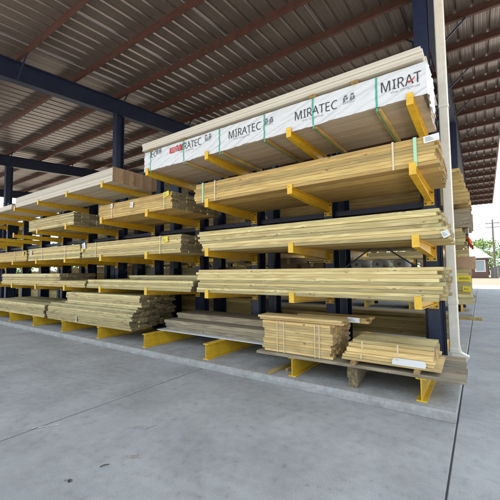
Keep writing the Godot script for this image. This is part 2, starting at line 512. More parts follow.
# ---------------------------------------------------------------- lettering
func text_mesh(txt: String, width: float, height: float, at: Vector3, m, surf: Callable) -> ArrayMesh:
	var tm := TextMesh.new()
	var f := SystemFont.new()
	f.font_names = PackedStringArray(["Droid Sans"])
	tm.font = f; tm.text = txt; tm.font_size = 64; tm.pixel_size = 0.01; tm.depth = 0.02; tm.curve_step = 2.0
	var bb := tm.get_aabb()
	var a := tm.get_mesh_arrays()
	var src: PackedVector3Array = a[Mesh.ARRAY_VERTEX]
	var idx = a[Mesh.ARRAY_INDEX]
	var order := []
	if idx == null or idx.size() == 0: order = range(src.size())
	else: order = Array(idx)
	var out := MB.new()
	var todo := []
	for k in range(0, order.size(), 3):
		var f3 := []
		var front := true
		for e in 3:
			var p: Vector3 = src[order[k + e]]
			if p.z < bb.position.z + bb.size.z * 0.5: front = false
			f3.append(Vector2(at.x + (p.x - bb.position.x) / bb.size.x * width, at.y + (p.y - bb.position.y) / bb.size.y * height))
		if front: todo.append(f3)
	while not todo.is_empty():
		var f3: Array = todo.pop_back()
		var l := [f3[0].distance_to(f3[1]), f3[1].distance_to(f3[2]), f3[2].distance_to(f3[0])]
		var m0 := 0 if l[0] >= l[1] and l[0] >= l[2] else (1 if l[1] >= l[2] else 2)
		if l[m0] > 0.024:
			var mid: Vector2 = (f3[m0] + f3[(m0 + 1) % 3]) * 0.5
			todo.append([f3[m0], mid, f3[(m0 + 2) % 3]]); todo.append([mid, f3[(m0 + 1) % 3], f3[(m0 + 2) % 3]])
			continue
		var v3 := []
		for q in f3: v3.append(Vector3(q.x, q.y, at.z + surf.call(q.x, q.y) + 0.0035))
		out.tri(v3[0], v3[1], v3[2], Vector3(0, 0, 1))
	return out.mesh(m)

# one part for each capital, spaced as the font spaces the word
func letters(parent: Node, txt: String, width: float, height: float, at: Vector3, surf: Callable):
	var f := SystemFont.new()
	f.font_names = PackedStringArray(["Droid Sans"])
	var tm := TextMesh.new()
	tm.font = f; tm.font_size = 64; tm.pixel_size = 0.01; tm.depth = 0.02
	tm.horizontal_alignment = HORIZONTAL_ALIGNMENT_LEFT
	tm.text = txt
	var full := tm.get_aabb()
	for i in txt.length():
		tm.text = txt[i]
		var bb := tm.get_aabb()
		var adv := f.get_string_size(txt.substr(0, i), HORIZONTAL_ALIGNMENT_LEFT, -1, 64).x * 0.01
		var k := width / full.size.x
		put("letter", text_mesh(txt[i], bb.size.x * k, height, Vector3(at.x + (adv + bb.position.x - full.position.x) * k, at.y, at.z), mat.ink, surf), parent)

var crease: FastNoiseLite
# how far the loose plastic stands off the boards at a point of the front
func slack(x: float, y: float) -> float:
	var d1 := crease.get_noise_2d(x * 2.2 - y * 5.0, y * 1.5 + x * 0.4)
	var d2 := crease.get_noise_2d(x * 5.0 + y * 9.0 + 40.0, y * 3.0 - x)
	return 0.004 + 0.034 * (0.5 - absf(d1)) * 0.8 + 0.003 * (0.5 - absf(d2))

func build_wrapped_pack():
	var x0 := -4.6
	var x1 := 0.16
	var y := 3.36
	var h := 0.36
	var o := thing("wrapped_board_pack", "long pack of trim boards in printed white plastic on the top rack level", "lumber", Vector3(-2.22, y, -0.635))
	o.set_meta("top", h); o.set_meta("depth", 1.16)
	for l in [0, 1, 7]:
		for k in 6:
			board(o, Vector3(rng.randf_range(-0.012, 0.012), (l + 0.5) * 0.045, 0.58 - (k + 0.5) * 0.193), x1 - x0 - 0.05, 0.19, 0.043, "mdf")
	for l in range(2, 7):
		for k in [0, 5]:
			board(o, Vector3(rng.randf_range(-0.012, 0.012), (l + 0.5) * 0.045, 0.58 - (k + 0.5) * 0.193), x1 - x0 - 0.05, 0.19, 0.043, "mdf")
	# the plastic: front sheet, top edge and right end, creased
	var m := MB.new()
	var zf := 0.592
	var nx := 280
	var ny := 22
	var org := o.position
	var P := func(i: int, j: int) -> Vector3:
		var x := x0 - 0.01 + (x1 - x0 + 0.02) * i / nx
		var t := float(j) / ny
		var hem := 0.012 * crease.get_noise_2d(x * 1.2, 7.0) + 0.008 * crease.get_noise_2d(x * 6.0, 3.0)
		var yy := lerpf(hem - 0.004, h + 0.006, t)
		var z := zf + slack(x, y + yy) * (1.0 - 0.6 * pow(t, 6.0))
		return Vector3(x - org.x, yy, z)
	for i in nx:
		for j in ny:
			m.quad(P.call(i, j), P.call(i + 1, j), P.call(i + 1, j + 1), P.call(i, j + 1), Vector3(0, 0, 1))
		m.quad(P.call(i, ny), P.call(i + 1, ny), Vector3(P.call(i + 1, ny).x, h + 0.003, -0.58), Vector3(P.call(i, ny).x, h + 0.003, -0.58), Vector3.UP)
	for side in [0, nx]:       # folded ends, pleated
		var sg := -1.0 if side == 0 else 1.0
		for k in 16:
			for j in ny:
				var E := func(kk: int, jj: int) -> Vector3:
					var c: Vector3 = P.call(side, jj)
					if kk == 0: return c
					var t := kk / 16.0
					return Vector3(c.x + sg * (0.012 + 0.02 * crease.get_noise_2d(t * 9.0 + jj * 0.12, sg * 3.0)), c.y - 0.055 * sin(t * 2.6) * (1.0 - float(jj) / ny), c.z - 0.55 * t)
				m.quad(E.call(k, j), E.call(k + 1, j), E.call(k + 1, j + 1), E.call(k, j + 1), Vector3(sg, 0, 0))
	var w := put("plastic_wrap", m.mesh(mat.wrap), o)
	var sf := func(x: float, yy: float) -> float: return slack(x + org.x, y + yy)
	# lettering repeats along the film
	for i in 5:
		var sx: float = [-4.84, -3.72, -2.565, -1.414, -0.30][i]
		var by: float = [0.235, 0.20, 0.155, 0.13, 0.155][i] 
		var txt: String = ["EC", "MIRATEC", "MIRATEC", "MIRATEC", "MIRAT"][i]
		var wd: float = [0.15, 0.58, 0.6, 0.585, 0.42][i]
		var tx: float = sx + (0.43 if i == 0 else 0.0)
		letters(w, txt, wd, 0.118, Vector3(tx - org.x, by, zf), sf)
		if i > 0:
			put("small_print", text_mesh("the Original", 0.3, 0.035, Vector3(sx + 0.1 - org.x, by - 0.05, zf), mat.ink_grey, sf), w)
			var ac := MB.new()      # red stroke across the A
			var ax: float = sx + (0.262 if i < 4 else 0.285) - org.x
			for q in 5:
				var u := q / 5.0
				var xx := ax + 0.07 * u
				var y0 := by + 0.02 + 0.055 * u * u
				var z0: float = zf + float(sf.call(xx, y0)) + 0.0055
				ac.quad(Vector3(xx, y0, z0), Vector3(xx + 0.015, y0 + 0.012, z0), Vector3(xx + 0.015, y0 + 0.03, z0), Vector3(xx, y0 + 0.016, z0), Vector3(0, 0, 1))
			if i == 4: put("accent", ac.mesh(mat.ink_red), w)
		if i < 4:      # pair of pictograms with two lines of print under them
			var px: float = [-4.27, -3.06, -1.90, -0.75][i] - org.x
			var py: float = by + 0.005
			var ic := MB.new()
			for g in 2:
				for r in [[0.0, 0.045, 0.06, 0.06], [0.0, 0.064, 0.024, 0.1], [0.036, 0.064, 0.06, 0.094], [0.012, 0.104, 0.05, 0.128]]:
					var xa: float = px + g * 0.085 + r[0]
					var zc: float = zf + float(sf.call(xa, py + r[1])) + 0.003
					ic.quad(Vector3(xa, py + r[1], zc), Vector3(px + g * 0.085 + r[2], py + r[1], zc), Vector3(px + g * 0.085 + r[2], py + r[3], zc), Vector3(xa, py + r[3], zc), Vector3(0, 0, 1))
			for r in [[0.0, 0.018, 0.15], [0.0, 0.034, 0.12]]:
				for q in 6:
					var xa: float = px + r[2] * q / 6.0
					var zc: float = zf + float(sf.call(xa, py + r[1])) + 0.003
					ic.quad(Vector3(xa, py + r[1], zc), Vector3(xa + 0.016, py + r[1], zc), Vector3(xa + 0.016, py + r[1] + 0.007, zc), Vector3(xa, py + r[1] + 0.007, zc), Vector3(0, 0, 1))
			put("pictogram", ic.mesh(mat.ink_mid), w)
	# red sticker over the first M
	var st := MB.new()
	var sp2 := MB.new()
	for q in 8:
		var xa := -3.9 + 0.32 * q / 8.0 - org.x
		var xb := -3.9 + 0.32 * (q + 1) / 8.0 - org.x
		var za: float = zf + float(sf.call(xa, 0.26)) + 0.007
		var zb: float = zf + float(sf.call(xb, 0.26)) + 0.007
		st.quad(Vector3(xa, 0.205, za), Vector3(xb, 0.2, zb), Vector3(xb, 0.295, zb), Vector3(xa, 0.305, za), Vector3(0, 0, 1))
		if q > 0 and q < 7:
			for yy in [0.225, 0.25, 0.275]:
				sp2.quad(Vector3(xa, yy, za + 0.002), Vector3(xb - 0.012, yy, zb + 0.002), Vector3(xb - 0.012, yy + 0.008, zb + 0.002), Vector3(xa, yy + 0.008, za + 0.002), Vector3(0, 0, 1))
	var sk := put("red_sticker", st.mesh(mat.ink_red), w)
	put("print", sp2.mesh(mat.white), sk)
	# straps with the sticks they hold under the pack
	for x in [-4.43, -3.55, -2.746, -1.907, -1.153, -0.354]:
		var b := MB.new()
		var lx: float = x - org.x
		var pts := []
		for j in ny + 1:
			var yy := h * j / ny
			pts.append(Vector3(lx + 0.0015 * sin(j * 0.7 + x), yy, zf + slack(x, y + yy) + 0.004))
		for j in ny:
			var dv := Vector3(0.011, 0, 0)
			b.quad(pts[j] - dv, pts[j] + dv, pts[j + 1] + dv, pts[j + 1] - dv, Vector3(0, 0, 1))
		b.box(Vector3(lx - 0.011, h + 0.009, -0.58), Vector3(lx + 0.011, h + 0.011, zf))
		b.box(Vector3(lx - 0.007, -0.043, -0.58), Vector3(lx + 0.007, -0.041, zf))
		b.box(Vector3(lx - 0.011, -0.043, zf), Vector3(lx + 0.011, 0.0, zf + 0.003))
		put("strap", b.mesh(mat.strap_green), o)
		if x > -4.0:
			var dn := board(o, Vector3(lx + 0.01, -0.021, 0.0), 1.16, 0.065, 0.038, "gold", "stick")
			dn.rotation.y = PI / 2
	return o

# ---------------------------------------------------------------- trees
func tree(label: String, at: Vector3, h: float, r: float, leaf, leaves: int, seed_: int, group := ""):
	var s := thing("tree", label, "tree", at, group)
	var g := RandomNumberGenerator.new()
	g.seed = seed_
	var t := MB.new()
	var top := Vector3(g.randf_range(-0.4, 0.4), h * 0.55, g.randf_range(-0.4, 0.4))
	t.tube(Vector3.ZERO, top, 0.03 * h, 0.014 * h)
	var clumps := []
	for i in 34:
		var a := g.randf() * TAU
		var e := g.randf_range(0.0, 1.0)
		var rr := r * sqrt(g.randf()) * (1.0 - 0.55 * absf(e - 0.4) * 1.4)
		var c := Vector3(cos(a) * rr, h * (0.16 + 0.76 * e), sin(a) * rr)
		clumps.append(c)
		if i < 9: t.tube(top * g.randf_range(0.6, 1.0), c, 0.008 * h, 0.003 * h, 5)
	put("trunk", t.mesh(mat.bark), s)
	var m := MB.new()
	for i in leaves:
		var c: Vector3 = clumps[g.randi() % clumps.size()]
		var d := Vector3(g.randfn(), g.randfn() * 0.7, g.randfn()) * r * 0.17
		var p := c + d
		var u := Vector3(g.randfn(), g.randfn(), g.randfn()).normalized()
		var w := u.cross(Vector3(g.randfn(), g.randfn(), g.randfn())).normalized()
		var k := g.randf_range(0.10, 0.22) * (h / 8.0)
		m.quad(p - u * k, p + w * k * 0.6, p + u * k, p - w * k * 0.6, d + Vector3(0, 0.2, 0))
	put("crown", m.mesh(leaf), s)

# ================================================================ scene
func _ready():
	rng.seed = 20
	crease = noise(4, 1.0, 2)
	# --- camera
	var cam := Camera3D.new()
	cam.name = "camera"; add_child(cam)
	cam.position = Vector3(0.5565, 1.47, 3.9005)
	cam.rotation_degrees = Vector3(3.59, 34.818, -0.5385)
	cam.fov = 74.245; cam.near = 0.05; cam.far = 900.0; cam.current = true
	# --- sky, sun, exposure
	var env := Environment.new()
	env.tonemap_mode = Environment.TONE_MAPPER_LINEAR
	env.tonemap_exposure = 4.5
	env.background_mode = Environment.BG_SKY
	var sk := ProceduralSkyMaterial.new()
	sk.sky_top_color = Color(0.635, 0.677, 0.725)
	sk.sky_horizon_color = Color(0.685, 0.74, 0.775)
	sk.sky_curve = 0.12
	sk.ground_bottom_color = Color(0.35, 0.33, 0.30)
	sk.ground_horizon_color = Color(0.62, 0.64, 0.65)
	sk.sun_angle_max = 0.0
	var sky := Sky.new()
	sky.sky_material = sk
	env.sky = sky
	env.background_energy_multiplier = 1.0
	env.sdfgi_enabled = true; env.ssao_enabled = true; env.ssil_enabled = true
	var we := WorldEnvironment.new()
	we.name = "world_environment"; we.environment = env; add_child(we)
	var sun := DirectionalLight3D.new()
	sun.name = "sun"; add_child(sun)
	sun.look_at_from_position(Vector3(-2.6, 10, -0.6), Vector3.ZERO, Vector3.FORWARD)
	sun.light_energy = 1.6; sun.light_color = Color(1.0, 0.945, 0.85)
	sun.light_angular_distance = 0.5; sun.shadow_enabled = true
	make_materials()
	build_ground()
	build_shed()
	build_downspout()
	build_rack("yellow-armed navy rack loaded with lumber, facing the open concrete", -1.37, 1.0, 0, 13, [1.13, 1.79, 2.58, 3.36], 4.2)
	build_rack("yellow-armed navy rack standing back to back behind the front rack", -2.25, -1.0, 0, 14, [1.02, 1.84, 2.50, 3.36], 4.2)
	build_rack("yellow-armed navy rack across the far aisle under the ridge", -9.95, 1.0, 0, 15, [1.10, 1.84, 2.60], 3.6)
	build_rack("yellow-armed navy rack in the row beside the rear eave", -18.6, 1.0, 0, 16, [1.10, 1.84, 2.60], 3.6)
	front_loads()
	floor_loads()
	back_loads()
	far_loads()
	eave_loads()
	background()
	ground_marks()

func build_ground():
	var g := structure("ground")
	part_quadbox(g, "sheet", Vector3(-420, -0.4, -420), Vector3(420, -0.055, 420), mat.lot)
	# concrete yard cast in bays 3.28 m wide, with open joints over a dark bed
	var y := structure("concrete_yard")
	part_quadbox(y, "bed", Vector3(-36, -0.052, -32), Vector3(17, -0.011, 16), mat.joint)
	for i in range(-5, 11):
		var xr := 0.31 - 3.28 * i
		var xl := xr - 3.28
		var cuts := [16.0, 8.2, -0.1, -4.6, -9.2, -13.8, -18.4, -23.0, -27.6, -32.0] if i < 0 else [16.0, 7.6, -4.6, -9.2, -13.8, -18.4, -23.0, -27.6, -32.0]
		for j in cuts.size() - 1:
			var m := MB.new()
			var b := 0.006
			var lo := Vector3(xl + (0.006 if i == -1 else 0.013), -0.03, cuts[j + 1] + 0.006)
			var hi := Vector3(xr - (0.006 if i == 0 else 0.013), 0.0, cuts[j] - 0.006)
			var ylo := -0.008
			m.quad(Vector3(lo.x + b, 0, lo.z + b), Vector3(hi.x - b, 0, lo.z + b), Vector3(hi.x - b, 0, hi.z - b), Vector3(lo.x + b, 0, hi.z - b), Vector3.UP)
			var T := [Vector3(lo.x + b, 0, lo.z + b), Vector3(hi.x - b, 0, lo.z + b), Vector3(hi.x - b, 0, hi.z - b), Vector3(lo.x + b, 0, hi.z - b)]
			var S := [Vector3(lo.x, ylo, lo.z), Vector3(hi.x, ylo, lo.z), Vector3(hi.x, ylo, hi.z), Vector3(lo.x, ylo, hi.z)]
			for e in 4:
				var out: Vector3 = (S[e] + S[(e + 1) % 4]) * 0.5 - (lo + hi) * 0.5
				m.quad(T[e], T[(e + 1) % 4], S[(e + 1) % 4], S[e], out + Vector3.UP)
				var B0 := Vector3(S[e].x, -0.03, S[e].z)
				var S1: Vector3 = S[(e + 1) % 4]
				m.quad(S[e], S1, Vector3(S1.x, -0.03, S1.z), B0, out)
			put("concrete_bay", m.mesh(mat.concrete), y)
	# raised plinth under the racks, its front edge worn and chipped
	var p := structure("rack_plinth")
	var m := MB.new()
	var zb := -3.95
	var x0 := -27.0
	var x1 := 0.305
	var n := noise(9, 1.0, 3)
	var nx := 1100
	var rows := [[0.002, 0.0], [0.05, 0.004], [0.085, 0.0], [0.0985, -0.018], [0.1, -0.04]]
	var F := func(i: int, r: int) -> Vector3:
		var x := x0 + (x1 - x0) * i / nx
		var chip: float = n.get_noise_2d(x * 7.0, rows[r][0] * 30.0)
		var big := maxf(0.0, n.get_noise_2d(x * 2.3, 50.0) - 0.25)
		var z: float = 0.14 + rows[r][1] + chip * 0.008 - (big * 0.05 if r >= 2 else 0.0)
		var yy: float = rows[r][0] + (chip * 0.003 if r > 0 and r < 4 else 0.0)
		if r == 4: z = 0.09; yy = 0.1
		return Vector3(x, yy, z)
	for i in nx:
		for r in 4:
			m.quad(F.call(i, r), F.call(i + 1, r), F.call(i + 1, r + 1), F.call(i, r + 1), Vector3(0, 0.3, 1))
	m.quad(Vector3(x0, 0.1, zb), Vector3(x1, 0.1, zb), Vector3(x1, 0.1, 0.09), Vector3(x0, 0.1, 0.09), Vector3.UP)
	m.quad(Vector3(x1, 0.002, zb), Vector3(x1, 0.1, zb), Vector3(x1, 0.1, 0.09), Vector3(x1, 0.002, 0.09), Vector3.RIGHT)
	for r in 4:
		m.quad(Vector3(x1, rows[r][0], 0.09), F.call(nx, r), F.call(nx, r + 1), Vector3(x1, rows[r + 1][0], 0.0899), Vector3.RIGHT)
	m.quad(Vector3(x0, 0.002, zb), Vector3(x1, 0.002, zb), Vector3(x1, 0.1, zb), Vector3(x0, 0.1, zb), Vector3.FORWARD)
	put("kerb", m.mesh(mat.kerb_concrete), p)
	part_quadbox(p, "far_slab", Vector3(-27, 0.002, -12.6), Vector3(0.305, 0.1, -8.2), mat.kerb_concrete)
	part_quadbox(p, "rear_slab", Vector3(-27, 0.002, -21.2), Vector3(0.305, 0.1, -16.8), mat.kerb_concrete)

func build_downspout():
	var o := thing("downspout", "square white downspout with crimped seams at the open end of the rack", "downspout", Vector3(0.205, 0.1, -1.75))
	var ys := [0.3, 0.985, 3.9, 6.6]
	for i in 3:
		var m := MB.new()
		var y0: float = ys[i] - 0.1
		var y1: float = ys[i + 1] - 0.1
		var a := 0.064
		var sec := []
		for c in [[1, 1], [-1, 1], [-1, -1], [1, -1]]:
			var cx: float = c[0]
			var cz: float = c[1]
			var e1 := Vector3(cx * a, 0, cz * (a - 0.012))
			var e2 := Vector3(cx * (a - 0.012), 0, cz * a)
			if cx * cz > 0: sec.append_array([e1, e2])
			else: sec.append_array([e2, e1])
		# lower end swaged over the piece below
		var rings := [[y0 - 0.02, 1.09], [y0 + 0.03, 1.09], [y0 + 0.045, 1.0], [y1, 0.97]]
		for r in 3:
			for k in 8:
				var p: Vector3 = sec[k]
				var q: Vector3 = sec[(k + 1) % 8]
				var r0: Array = rings[r]
				var r1: Array = rings[r + 1]
				m.quad(p * r0[1] + Vector3(0, r0[0], 0), q * r0[1] + Vector3(0, r0[0], 0), q * r1[1] + Vector3(0, r1[0], 0), p * r1[1] + Vector3(0, r1[0], 0), p + q)
		put("pipe_length", m.mesh(mat.post), o)
	var e := MB.new()
	e.bar(Vector3(0, 0.28, 0), Vector3(0.03, 0.13, 0), 0.12, 0.12, Vector3.RIGHT)
	e.bar(Vector3(0.0, 0.16, 0), Vector3(0.15, 0.085, 0), 0.118, 0.11)
	put("elbow", e.mesh(mat.post), o)

const G_FRONT := "lumber bundles on the front rack"
func front_loads():
	var b: Node3D
	# third level
	b = bundle("golden lumber bundle with a green strap, under the printed white pack", -3.28, 0.25, 2.58, -0.015, 8, 0.0395, 7, 0.185, "gold", 0.03, 0.0, G_FRONT)
	strap(b, 0.03, mat.strap_mint, 0.035); strap(b, -3.087, mat.strap_mint, 0.03); strap(b, -0.195, mat.strap_clear); strap(b, -2.83, mat.strap_clear)
	paper_tag(b, 0.19, 2.852, 0.15, 0.075, mat.paper, 0.05)
	b = bundle("short golden bundle with dark sawn ends and a yellow tag", -6.12, -3.82, 2.58, -0.015, 8, 0.0378, 7, 0.185, "gold_dark_end", 0.02, 0.0, G_FRONT)
	strap(b, -5.62, mat.strap_clear); strap(b, -4.02, mat.strap_clear)
	paper_tag(b, -5.62, 2.83, 0.1, 0.08, mat.paper, 0.1); paper_tag(b, -4.95, 2.77, 0.12, 0.1, mat.paper, -0.15); paper_tag(b, -3.96, 2.84, 0.17, 0.09, mat.paper_yellow, 0.15)
	bundle("greenish treated bundle with dark ends beside bare yellow arms", -9.55, -7.14, 2.58, -0.015, 8, 0.0378, 7, 0.185, "green", 0.02, 0.0, G_FRONT)
	# second level
	b = bundle("pale treated bundle at the downspout on the second level, white tag at its end", -3.17, 0.27, 1.79, -0.015, 8, 0.0395, 7, 0.185, "pale", 0.035, -0.08, G_FRONT)
	paper_tag(b, 0.28, 1.83, 0.07, 0.07, mat.paper, 0.4)
	b = bundle("pale treated bundle with grey-brown ends and one clear strap on the second level", -6.78, -3.59, 1.79, -0.015, 8, 0.0395, 7, 0.185, "pale_dark_end", 0.02, 0.0, G_FRONT)
	strap(b, -4.12, mat.strap_clear); strap(b, -6.2, mat.strap_clear)
	paper_tag(b, -3.98, 2.03, 0.17, 0.1, mat.paper_yellow, 0.1); paper_tag(b, -6.66, 2.05, 0.16, 0.14, mat.paper, 0.2); paper_tag(b, -6.72, 1.96, 0.12, 0.08, mat.paper_yellow, -0.1)
	b = bundle("tan bundle with two clear straps between two other second-level bundles", -9.52, -6.83, 1.79, -0.015, 8, 0.0395, 7, 0.185, "pale", 0.015, 0.0, G_FRONT)
	strap(b, -8.7, mat.strap_clear); strap(b, -7.5, mat.strap_clear); paper_tag(b, -9.3, 2.0, 0.12, 0.1, mat.paper, 0.0)
	b = bundle("warm orange-tan bundle with a yellow tag on the second level", -13.1, -9.6, 1.79, -0.015, 7, 0.042, 7, 0.185, "gold", 0.015, 0.0, G_FRONT)
	strap(b, -10.4, mat.strap_clear); paper_tag(b, -9.8, 2.0, 0.13, 0.1, mat.paper_yellow, 0.0)
	# first level
	bundle("thick pale treated bundle with ragged ends at the downspout, lowest raised level", -3.22, 0.24, 1.13, -0.015, 9, 0.0402, 7, 0.185, "pale", 0.04, 0.0, G_FRONT)
	b = bundle("low stack of pale boards with dark ends on the lowest raised level", -6.52, -3.32, 1.13, -0.015, 4, 0.045, 7, 0.185, "pale_dark_end", 0.02, 0.08, G_FRONT)
	bundle("few weathered boards lying on the low pale stack", -5.5, -3.26, 1.312, -0.35, 2, 0.042, 4, 0.185, "green", 0.03, 0.0, G_FRONT)
	bundle("long low stack of pale boards with brownish boards on it", -11.3, -6.6, 1.13, -0.015, 3, 0.048, 7, 0.185, "pale", 0.02, 0.0, G_FRONT)
	bundle("brownish boards with dark ends on the long low pale stack", -11.6, -7.95, 1.276, -0.12, 4, 0.042, 5, 0.185, "green", 0.03, 0.0, G_FRONT)
	# top level
	build_wrapped_pack()
	var t := bundle("loose cream primed boards lying on the printed white pack", -4.66, 0.15, 3.755, 0.0, 4, 0.036, 5, 0.23, "cream", 0.02, 0.0, "", "primed_boards")
	for x in [-3.55, -1.153, -0.6, -4.4]:
		var st := board(t, Vector3(x - t.position.x, -0.0125, 0.0), 1.17, 0.09, 0.022, "gold", "stick")
		st.rotation.y = PI / 2
	b = bundle("cream board bundle with brown cardboard over its sawn end", -10.5, -5.62, 3.36, -0.015, 8, 0.036, 6, 0.19, "cream", 0.006, 0.0, "", "primed_boards")
	var cb := MB.new()
	var cx := 2.44 - 0.02
	for k in 14:        # cardboard cap, pleated
		var z0 := 0.575 - 1.15 * k / 14.0
		var z1 := 0.575 - 1.15 * (k + 1) / 14.0
		var a0 := cx + (0.022 if k % 3 == 0 else 0.008) + 0.006
		var a1 := cx + (0.022 if (k + 1) % 3 == 0 else 0.008) + 0.006
		cb.quad(Vector3(a0, -0.012, z0), Vector3(a1, -0.01, z1), Vector3(a1, 0.3, z1), Vector3(a0, 0.302, z0), Vector3.RIGHT)
		cb.quad(Vector3(a0, 0.302, z0), Vector3(a1, 0.3, z1), Vector3(cx - 0.2, 0.293, z1), Vector3(cx - 0.2, 0.293, z0), Vector3.UP)
	var cap := put("cardboard_cap", cb.mesh(mat.card), b)
	for k in [2, 6, 9, 11]:
		var tz: float = 0.575 - 1.15 * k / 14.0
		part_quadbox(cap, "tear", Vector3(cx + 0.03, 0.03 + 0.01 * k, tz - 0.02), Vector3(cx + 0.034, 0.2 + 0.05 * sin(k * 2.0), tz + 0.006), mat.card_pale)
	bundle("grey-cream boards on the top level beyond the cardboard-capped bundle", -15.2, -10.75, 3.36, -0.015, 4, 0.036, 6, 0.19, "cream", 0.01, 0.0, "", "primed_boards")

func floor_loads():
	var b: Node3D
	# weathered planks bridging the floor arms
	b = bundle("grey weathered planks laid across the yellow floor arms as a shelf", -2.06, 0.40, 0.342, 0.05, 1, 0.036, 4, 0.26, "weathered", 0.02, 0.0, "", "plank_shelf")
	b.rotation.z = 0.004
	# cut-to-length pack with plastic bands
	b = bundle("yellow pine pack with doubled plastic bands on the weathered planks", -1.96, -0.955, 0.381, 0.0, 12, 0.0338, 8, 0.086, "fresh", 0.02, 0.0, "", "board_pack")
	for x in [-1.72, -1.62, -1.18, -1.12]: strap(b, x, mat.strap_clear, 0.012)
	var lo := bundle("loose pale boards lying crosswise-edged on the banded pine pack", -2.06, -0.83, 0.79, -0.05, 2, 0.03, 2, 0.14, "fresh", 0.03, 0.0, "", "loose_boards")
	lo.rotation.y = 0.02
	lo = bundle("dark and pale boards behind on the banded pine pack", -1.6, -0.62, 0.79, -0.36, 2, 0.034, 2, 0.14, "gold", 0.03, 0.0, "", "loose_boards")
	paper_tag(lo, -0.8, 0.83, 0.16, 0.06, mat.paper, 0.0)
	# second pack: layered on two sticks
	var w := thing("board_pack", "layered grey-topped pine pack with a white label on two short sticks", "lumber", Vector3(-0.33, 0.381, -0.02))
	w.set_meta("top", 0.3); w.set_meta("depth", 0.0)
	for x in [-0.36, 0.3]:
		var s := board(w, Vector3(x, 0.0225, -0.2), 0.62, 0.05, 0.044, "gold", "stick")
		s.rotation.y = PI / 2
	var yy := 0.045
	for l in [[1.02, 0.03, 0.0, 0.06, 5], [0.95, 0.03, -0.03, 0.045, 5], [0.93, 0.022, 0.0, 0.03, 5], [0.9, 0.05, 0.0, 0.0, 5], [0.9, 0.045, 0.0, -0.06, 4], [0.86, 0.04, 0.03, -0.07, 4]]:
		for k in int(l[4]):
			var bb := board(w, Vector3(l[2] + rng.randf_range(-0.012, 0.012), yy + l[1] * 0.5, l[3] - (k + 0.5) * 0.125), l[0], 0.121, l[1] - 0.002, "fresh" if yy < 0.2 else "pale")
			bb.rotation.y += rng.randf_range(-0.004, 0.004)
		yy += l[1]
	for x in [-0.28, 0.1]:
		var m := MB.new()
		m.box(Vector3(x, 0.075, 0.062), Vector3(x + 0.016, 0.13, 0.065)); m.box(Vector3(x, 0.175, 0.002), Vector3(x + 0.016, yy, 0.005))
		put("strap", m.mesh(mat.strap_clear), w)
	var lab := MB.new()
	lab.quad(Vector3(0.06, 0.07, 0.068), Vector3(0.38, 0.068, 0.066), Vector3(0.39, 0.105, 0.064), Vector3(0.06, 0.11, 0.069), Vector3(0, 0, 1))
	lab.quad(Vector3(0.06, 0.11, 0.069), Vector3(0.39, 0.105, 0.064), Vector3(0.37, 0.128, 0.02), Vector3(0.07, 0.13, 0.02), Vector3(0, 1, 0.3))
	put("label", lab.mesh(mat.paper), w)
	# blocks and sticks on the plinth under the shelf
	var k1 := thing("timber_block", "weathered timber block propping the plank shelf", "block", Vector3(-0.74, 0.1, -0.25))
	var kb := board(k1, Vector3(0, 0.05, 0), 0.5, 0.1, 0.098, "weathered", "lower_block"); kb.rotation.y = PI / 2 + 0.1
	kb = board(k1, Vector3(0.02, 0.17, 0), 0.45, 0.12, 0.138, "weathered", "upper_block"); kb.rotation.y = PI / 2 - 0.05
	for i in 2:
		var st := thing("wood_stick", ["long brown stick lying on the plinth beside a floor arm", "short brown stick lying on the plinth beside a floor arm"][i], "stick", Vector3(-1.78 + 0.13 * i, 0.1, -0.18 - 0.14 * i))
		var sb := board(st, Vector3(0, 0.018, 0), 0.55 - 0.2 * i, 0.045, 0.034, "gold", "stick_body"); sb.rotation.y = PI / 2 - 0.12
	# weathered stack set back on the floor arms, on a thin white panel
	var pn := thing("white_board", "thin white board lying across the floor arms under grey boards", "board", Vector3(-3.3, 0.342, -0.85))
	part_quadbox(pn, "sheet", Vector3(-1.35, 0, -0.45), Vector3(1.2, 0.012, 0.45), mat.white)
	b = bundle("weathered grey lumber stack on the thin white board", -4.55, -2.0, 0.356, -0.5, 3, 0.06, 4, 0.185, "weathered", 0.05, 0.0, "", "lumber_bundle")
	bundle("weathered planks lying back on the grey lumber stack", -4.5, -1.95, 0.538, -0.75, 2, 0.055, 3, 0.185, "weathered", 0.05, 0.0)
	# big treated pile with a stepped dark end
	b = bundle("big treated lumber pile with stepped dark ends on the floor arms", -8.3, -4.9, 0.342, -0.01, 9, 0.045, 7, 0.185, "green", 0.09, 0.12, "", "lumber_bundle", 0.05)
	paper_tag(b, -6.9, 0.43, 0.07, 0.11, mat.paper, 0.1)
	bundle("upper treated boards on top of the stepped lumber pile", -7.5, -4.72, 0.749, -0.06, 6, 0.044, 6, 0.185, "green", 0.08, 0.12, "", "lumber_bundle", 0.05)
	bundle("long low treated stack on the floor arms past the stepped pile", -12.3, -8.45, 0.342, -0.01, 7, 0.045, 7, 0.185, "green", 0.04, 0.0)

